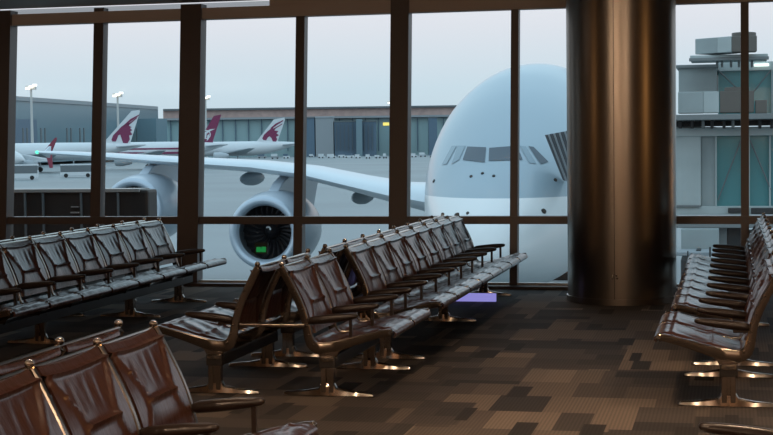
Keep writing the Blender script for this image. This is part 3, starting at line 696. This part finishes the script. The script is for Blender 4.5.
rec_wall(-60, 118, 478, 150, 121, 738, 168, 157, 4, 'blue_base', M['tblue'])
rec_wall(52, 117, 590, 60, 117, 600, 160, 160, 6, 'stair_tower', M['tglass2'])
rec_wall(-60, 104, 479, 100, 110, 660, 105.5, 111, 2, 'window_band', M['tglass'])
for xx in (22, 26, 40, 44, 66, 70, 79, 83, 120, 127, 136): rec_wall(xx, 128, 470+xx*1.66, xx+1.2, 128, 470+xx*1.66, 146, 146, 1.0, 'dark_window', M['tdark'])
rec_wall(156, 118.5, 690, 167, 118.5, 700, 158, 158, 10, 'stair_tower', M['tglass2'])
def block(x0, x1, y0, D, depth, m, label, name='clad_block'):
    a = atD((x0+x1)/2, 140, D); e = empty(name, (a.x, a.y, GZ)); tag(e, label, 'building')
    facing_box(x0, x1, y0, None, D, depth, 'walls', M[m], e); facing_box(x0-.3, x1+.3, y0-1, y0, D-.5, depth, 'parapet', M['tdark'] if m != 'tgrey' else M['fargrey'], e); return e
block(306, 314.3, 118, 770, 20, 'tblue', 'narrow dark blue tower before the far terminal, beside the thin mullion')
block(315.3, 333.2, 117.5, 770, 20, 'tgrey', 'pale grey blank block before the far terminal glass')
e = block(334.2, 376, 122, 770, 20, 'tblue', 'wide dark blue box building before the far terminal, left of the middle post')
facing_box(356, 362, 119, None, 766, 4, 'stair_tower', M['tglass2'], e)
for k in range(10): facing_box(336+k*4, 336.4+k*4, 124, 150, 769, 2, 'cladding_joint', M['tdark'], e)
block(429, 437, 117.5, 770, 20, 'tblue', 'narrow dark blue tower seen beside the jumbo jet hull')
e = empty('lit_gate_sign', tuple(atD(386, 124, 680))); tag(e, 'small yellow lit sign on the far terminal glass by the middle post', 'sign'); 
MB().box((-1.4, 0, -.7), (1.4, .3, .7)).build('lit_face', M['yellow'], e); MB().box((-1.6, .3, -.9), (1.6, .6, .9)).build('backing', M['tdark'], e)
# ---- lamp masts
for (x, ytop, D, lb) in ((31, 88.5, 480, 'tall floodlight mast at far left behind the white jets'), (117.5, 96, 520, 'tall floodlight mast between the slim mullion and the bird tail'), (205.5, 99, 620, 'tall floodlight mast right of the thick left post'), (391, 103, 720, 'distant floodlight mast half behind the middle post')):
    t = atD(x, ytop, D); e = empty('lamp_mast', (t.x, t.y, GZ)); tag(e, lb, 'floodlight mast', 'apron floodlight masts'); H = t.z-GZ
    MB().tube([(0, 0, 0), (0, 0, H)], [.55, .35], 8).build('mast', M['mast'], e, smooth=True)
    MB().box((-1.6, -.6, H-.4), (1.6, .6, H+.9)).build('lamp_bracket', M['mast'], e)
    for k in (-1, 0, 1): MB().box((-.55, -.5, -.35), (.55, .5, .35), M_=Matrix.Translation((k*1.25+.5, -.9, H+.5+.5*k))).build('floodlight', M['lamp'], e)

# ---- parked airliners in the distance (side on, noses to the left)
def airliner(x_tail, x_nose, ytop, ybot, D, fin, fin_mat, label, stripe=False, group='parked white airliners'):
    a, c = atD(x_nose, (ytop+ybot)/2, D), atD(x_tail, (ytop+ybot)/2, D)
    t = c-a; t.z = 0; L = t.length; ang_ = math.atan2(t.y, t.x)
    e = empty('airliner', (a.x, a.y, GZ), ang_); tag(e, label, 'airplane', group)
    z1 = atD((x_tail+x_nose)/2, ytop, D).z-GZ; z0 = atD((x_tail+x_nose)/2, ybot, D).z-GZ; r = (z1-z0)/2; zc = (z1+z0)/2
    prof = [(0, .05, -.25), (.01, .35, -.2), (.03, .62, -.1), (.07, .9, 0), (.12, 1, 0), (.62, 1, 0), (.75, .86, .12), (.88, .52, .38), (.97, .2, .6), (1, .08, .66)]
    R = [[Vector((u*L, s*r*cos(2*PI*k/20), zc+dz*r+s*r*sin(2*PI*k/20))) for k in range(20)] for u, s, dz in prof]
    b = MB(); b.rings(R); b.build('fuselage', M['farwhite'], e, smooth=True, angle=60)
    Mi = e.matrix_basis.inverted() if False else (Matrix.Translation(e.location) @ Matrix.Rotation(ang_, 4, 'Z')).inverted()
    def loc(px, py, off=0): p = Mi @ atD(px, py, D); return (p.x, p.z)
    P = [loc(*q) for q in fin]; b = MB(); b.prism(P, -.25, .25); fo = b.build('tail_fin', M[fin_mat], e)
    if stripe:
        MB().box((.08*L, -r-.05, zc+.15*r), (.80*L, -r*.96, zc+.32*r)).build('stripe', M['maroon'], e); MB().box((.08*L, -r-.05, zc-.35*r), (.86*L, -r*.9, zc-.12*r)).build('stripe', M['maroon'], e)
    # stabiliser, near wing and engine
    MB().add([(.86*L, -.3*r, zc+.5*r), (.93*L, -.3*r, zc+.5*r), (1.0*L, -9, zc+.62*r), (.975*L, -9, zc+.62*r), (.86*L, -.3*r, zc+.4*r), (.93*L, -.3*r, zc+.4*r), (1.0*L, -9, zc+.56*r), (.975*L, -9, zc+.56*r)], [(0,1,2,3),(7,6,5,4),(0,3,7,4),(3,2,6,7),(2,1,5,6),(1,0,4,5)]).build('stabiliser', M['fargrey'], e)
    MB().add([(.38*L, -.8*r, zc-.5*r), (.58*L, -.8*r, zc-.5*r), (.70*L, -24, zc+.1*r), (.66*L, -24, zc+.1*r), (.38*L, -.8*r, zc-.8*r), (.58*L, -.8*r, zc-.75*r), (.70*L, -24, zc+.05*r), (.66*L, -24, zc+.05*r)], [(0,1,2,3),(7,6,5,4),(0,3,7,4),(3,2,6,7),(2,1,5,6),(1,0,4,5)]).build('wing', M['fargrey'], e)
    MB().lathe([(0, 1.1), (.3, 1.45), (2.5, 1.5), (5, .9)], Matrix.Translation((.36*L, -9.5, zc-1.05*r)) @ Matrix.Rotation(PI/2, 4, 'Y'), 18).build('engine', M['fargrey'], e, smooth=True)
    for gx in (.08, .52): 
        MB().lathe([(-.5, .7), (.5, .7)], Matrix.Translation((gx*L, 0, .7)) @ Matrix.Rotation(PI/2, 4, 'X'), 14).build('wheel', M['black'], e, smooth=True)
        MB().box((gx*L-.2, -.2, .7), (gx*L+.2, .2, zc-.6*r)).build('gear_strut', M['fargrey'], e)
    return e, fo, loc
bird = [(118, 325), (128, 300), (150, 278), (172, 254), (205, 232), (222, 236), (212, 248), (228, 256), (218, 262), (232, 272), (220, 280), (232, 296), (214, 302), (218, 322), (204, 346), (181, 342), (174, 320), (166, 296), (156, 300), (142, 334), (124, 334)]
horn1 = [(180, 250), (222, 212), (268, 189), (268, 194), (228, 222), (190, 252)]
horn2 = [(192, 250), (232, 222), (258, 202), (258, 207), (232, 230), (204, 252)]
def logo(fo, loc, polys, f, m, dep=.30):
    for P in polys:
        b = MB(); b.prism([loc(*f(x, y)) for x, y in P], -dep-.03, -dep+.06); b.build('emblem', M[m], fo)
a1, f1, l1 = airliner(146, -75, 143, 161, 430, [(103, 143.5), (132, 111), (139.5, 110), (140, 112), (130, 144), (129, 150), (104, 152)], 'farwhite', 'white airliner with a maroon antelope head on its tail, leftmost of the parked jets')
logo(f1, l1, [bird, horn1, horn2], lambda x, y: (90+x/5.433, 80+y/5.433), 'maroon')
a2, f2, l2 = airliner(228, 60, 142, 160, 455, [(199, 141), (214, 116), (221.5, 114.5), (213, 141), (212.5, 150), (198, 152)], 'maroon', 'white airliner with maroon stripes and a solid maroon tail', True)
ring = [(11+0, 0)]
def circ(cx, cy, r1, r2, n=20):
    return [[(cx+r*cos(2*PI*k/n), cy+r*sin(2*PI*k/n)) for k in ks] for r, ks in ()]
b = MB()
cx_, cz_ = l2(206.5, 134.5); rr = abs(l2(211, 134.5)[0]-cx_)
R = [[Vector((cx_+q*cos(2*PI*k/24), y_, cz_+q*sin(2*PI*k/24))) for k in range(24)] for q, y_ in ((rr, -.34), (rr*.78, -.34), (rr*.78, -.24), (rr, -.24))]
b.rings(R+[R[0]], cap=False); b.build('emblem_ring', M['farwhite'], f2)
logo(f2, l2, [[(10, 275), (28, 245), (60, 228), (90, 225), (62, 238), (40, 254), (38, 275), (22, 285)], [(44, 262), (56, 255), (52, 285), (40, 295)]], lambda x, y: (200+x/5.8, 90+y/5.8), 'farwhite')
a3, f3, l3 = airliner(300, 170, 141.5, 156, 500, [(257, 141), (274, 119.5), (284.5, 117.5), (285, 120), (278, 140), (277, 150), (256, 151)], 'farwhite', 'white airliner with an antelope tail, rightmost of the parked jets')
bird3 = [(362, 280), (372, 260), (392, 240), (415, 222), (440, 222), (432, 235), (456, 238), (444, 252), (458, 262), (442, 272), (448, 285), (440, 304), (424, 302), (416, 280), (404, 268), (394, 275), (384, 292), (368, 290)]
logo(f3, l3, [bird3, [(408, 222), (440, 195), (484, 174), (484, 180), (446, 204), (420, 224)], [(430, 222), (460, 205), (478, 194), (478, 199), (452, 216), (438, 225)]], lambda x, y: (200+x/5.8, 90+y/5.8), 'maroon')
# airliner at the far left showing its nose and a dark red winglet
a = atD(8, 156, 385); e = empty('airliner', (a.x, a.y, GZ), math.radians(50)); tag(e, 'white airliner at the left edge with a dark red winglet', 'airplane', 'parked white airliners')
c0, c1_ = atD(-20, 153, 390)-a, atD(22, 156, 380)-a
e.rotation_euler.z = 0
def L4(x, y, D): p = atD(x, y, D); return Vector((p.x-a.x, p.y-a.y, p.z-GZ))
b = MB(); ax0, ax1 = L4(-60, 152, 395), L4(24, 158, 375); R = []
for t, s in ((0, 1), (.5, 1), (.7, .95), (.85, .75), (.95, .42), (1, .1)):
    p = ax0.lerp(ax1, t); d = (ax1-ax0); d.z = 0; d.normalize(); nn = Vector((-d.y, d.x, 0))
    R.append([p + nn*(2.9*s*cos(2*PI*k/20)) + Vector((0, 0, 3.0*s*sin(2*PI*k/20) - (1-s)*.5)) for k in range(20)])
b.rings(R); b.build('fuselage', M['farwhite'], e, smooth=True, angle=60)
b = MB(); w0 = [L4(10, 152, 383), L4(22, 161, 381), L4(48, 160, 375), L4(49, 158.6, 375)]
b.add([*w0, *[p-Vector((0, 0, .35)) for p in w0]], [(0, 1, 2, 3), (7, 6, 5, 4), (0, 4, 5, 1), (1, 5, 6, 2), (2, 6, 7, 3), (3, 7, 4, 0)]); b.build('wing', M['farwhite'], e)
P = [L4(x, y, 375) for x, y in ((43.5, 151.5), (54.5, 138.2), (56, 137.5), (56, 139.5), (51, 152), (52, 168), (49.5, 168), (46, 156))]
b = MB(); b.rings([[p for p in P], [p+Vector((.1, .35, 0)) for p in P]]); b.build('winglet', M['redfin'], e)
b = MB(); b.lathe([(0, 1.2), (.4, 1.5), (3, 1.4), (4.5, .9)], Matrix.Translation(L4(36, 165, 379)) @ Matrix.Rotation(-PI/2, 4, 'Y'), 18); b.build('engine', M['fargrey'], e, smooth=True)
MB().box((-.5, -.5, 0), (.5, .5, 3)).build('landing_gear', M['tdark'], e)

# ---- apron vehicles
def bus(x, ybot, wpx, hpx, label, cat='bus', color='farwhite', ramp=False):
    p = atZ(x, ybot, GZ); D = (p-ORI).length; k = D/F_PX; L, H = wpx*k, hpx*k
    e = empty(cat.replace(' ', '_'), (p.x, p.y, GZ), YAW+.12); tag(e, label, cat, 'apron service vehicles')
    MB().box((-L/2, 0, .35), (L/2, 2.4, H*.62 if not ramp else H*.5)).build('body', M[color], e, bevel=.12)
    MB().box((-L/2+.05, -.03, H*.42), (L/2-.05, 2.3, H*.92)).build('window_band', M['tdark'], e)
    MB().box((-L/2, -.02, H*.90), (L/2, 2.42, H)).build('roof', M[color], e)
    for sx in (-.33, .33): MB().lathe([(-.15, .48), (.15, .48)], Matrix.Translation((sx*L, .1, .48)) @ Matrix.Rotation(PI/2, 4, 'X'), 14).build('wheel', M['black'], e, smooth=True)
    return e
bus(21, 180, 32, 15, 'white apron bus with dark windows at the left edge')
e = bus(77, 177.5, 32, 13, 'pale airport truck with a raised deck and dark red ramp', 'service truck')
k = 350/F_PX; MB().prism([(3.2, .6), (6.4, .6), (6.4, 2.9)], -.1, 2.3).build('ramp', M['redfin'], e)
veh = [(303, 157.5, 5, 4), (311, 157.2, 4, 3), (321, 158.3, 6, 4.5), (331.5, 158.2, 9, 4.2), (341.5, 157.6, 7, 5), (349, 158, 9, 4.5), (358, 158.4, 6, 4), (368, 158.6, 5, 4.2), (378, 158.4, 6, 3.2), (385, 158.5, 4, 5), (414, 157.4, 6, 4), (423, 157, 7, 4.5), (432, 157.5, 5, 3.5), (262, 158.5, 9, 4.5), (275, 159, 8, 5), (286, 158.5, 6, 4.5)]
words_ = ['by the slim mullion', 'just left of the grey block', 'below the grey block', 'beside the grey block corner', 'at the left end of the dark blue box', 'below the dark blue box', 'below the stair tower', 'at the right end of the dark blue box', 'right of the dark blue box', 'against the middle post', 'just right of the middle post', 'between post and jumbo jet', 'next to the jumbo jet hull', 'under the rightmost parked jet', 'behind the big wing near the engine', 'left of the slim mullion over the wing']
for (x, y, w, h), wd in zip(veh, words_):
    p = atZ(x, y, GZ); D = (p-ORI).length; k = D/F_PX; L, H = w*k, h*k
    e = empty('service_van', (p.x, p.y, GZ), YAW+random.uniform(-.3, .3)); tag(e, 'tiny far pale service van ' + wd, 'van', 'apron service vehicles')
    cm = random.choice(['farwhite', 'farwhite', 'fargrey', 'tgrey'])
    MB().box((-L/2, 0, .3), (L/2, 2, H*.55)).build('body', M[cm], e); MB().box((-L/2, .05, H*.55), (L*.25, 1.95, H)).build('cab', M['farwhite' if random.random() < .6 else 'tblue'], e)
    for sx in (-.3, .3): MB().lathe([(-.1, .35), (.1, .35)], Matrix.Translation((sx*L, 0, .35)) @ Matrix.Rotation(PI/2, 4, 'X'), 10).build('wheel', M['black'], e)

# ------------------------------------------------------------------ light
w = bpy.data.worlds.new('dusk_sky'); SC.world = w; w.use_nodes = True; nt = w.node_tree
bg = nt.nodes['Background']; tc = nt.nodes.new('ShaderNodeTexCoord'); sp = nt.nodes.new('ShaderNodeSeparateXYZ'); cr = nt.nodes.new('ShaderNodeValToRGB')
nt.links.new(tc.outputs['Generated'], sp.inputs[0]); nt.links.new(sp.outputs['Z'], cr.inputs[0]); nt.links.new(cr.outputs[0], bg.inputs['Color'])
el = cr.color_ramp.elements; el[0].position = 0; el[0].color = (.50, .62, .70, 1); el[1].position = 1; el[1].color = (.66, .92, 1.12, 1)
for p_, c_ in ((.035, (.56, .69, .77, 1)), (.075, (.70, .735, .795, 1)), (.12, (.82, .80, .84, 1)), (.24, (.70, .95, 1.10, 1))):
    x_ = el.new(p_); x_.color = c_
bg.inputs['Strength'].default_value = 1.12
def area(name, loc, rot, sx, sy, power, col_):
    l = bpy.data.lights.new(name, 'AREA'); l.shape = 'RECTANGLE'; l.size = sx; l.size_y = sy; l.energy = power; l.color = col_
    o = bpy.data.objects.new(name, l); COL.objects.link(o); o.location = loc; o.rotation_euler = rot; return o
def spot(name, loc, tgt, power, col_, ang_=70, r=.06):
    l = bpy.data.lights.new(name, 'SPOT'); l.energy = power; l.color = col_; l.spot_size = math.radians(ang_); l.spot_blend = .6; l.shadow_soft_size = r
    o = bpy.data.objects.new(name, l); COL.objects.link(o); o.location = loc
    o.rotation_euler = (Vector(tgt)-Vector(loc)).to_track_quat('-Z', 'Y').to_euler(); return o
WARM = (1, .70, .46)
for x, y, p in ((-3.3, 8.0, 70), (-1.2, 9.4, 120), (.4, 7.0, 170), (-2.0, 5.0, 25), (1.6, 9.6, 150), (-.9, 6.2, 120), (-1.6, 12.6, 60)):
    spot('downlight', (x, y, 3.26), (x, y, 0), p, WARM, 100)
for x, y in ((-4.42, 2.5), (-1.8, 2.0), (2.4, 2.5), (-3.0, -3.5), (1.5, -3.5)):
    l = bpy.data.lights.new('ceiling_lamp', 'POINT'); l.energy = 170; l.color = (1, .70, .47); l.shadow_soft_size = .03
    o = bpy.data.objects.new('ceiling_lamp', l); COL.objects.link(o); o.location = (x, y, 3.2)
for x, p in ((-5.5, 60), (-1.5, 110), (2.6, 150)):  # added fill on the unseen back wall, warms the column's reflection
    spot('wall_washer', (x, -6.8, 3.2), (x, -9, 1.2), p*1.3, (1, .52, .22), 120)
area('shop_glow', (8.6, 8.6, 2.5), (PI/2, 0, PI/2+.45), 1.6, .8, 40, (1, .50, .17))  # added unseen panels, left and right, for warm patches on the column
area('shop_glow', (-11.5, 7.5, 2.5), (PI/2, 0, -PI/2-.45), 1.4, .8, 20, (1, .52, .2))

area('cove_light', (-9, 12.6, 2.95), (PI, 0, 0), 5, .5, 26, (1, .80, .66))  # added upward fill out of view, brightens the ceiling
vs = SC.view_settings; SC.display_settings.display_device = 'sRGB'
vs.view_transform = 'Standard'; vs.look = 'None'; vs.exposure = 0; vs.gamma = 1; vs.use_curve_mapping = False
cy = SC.cycles; cy.use_denoising = True; cy.max_bounces = 8; cy.transparent_max_bounces = 12; cy.sample_clamp_indirect = 6; cy.caustics_reflective = False; cy.caustics_refractive = False
for o in list(bpy.data.objects):     # names free of dangling prototypes
    pass
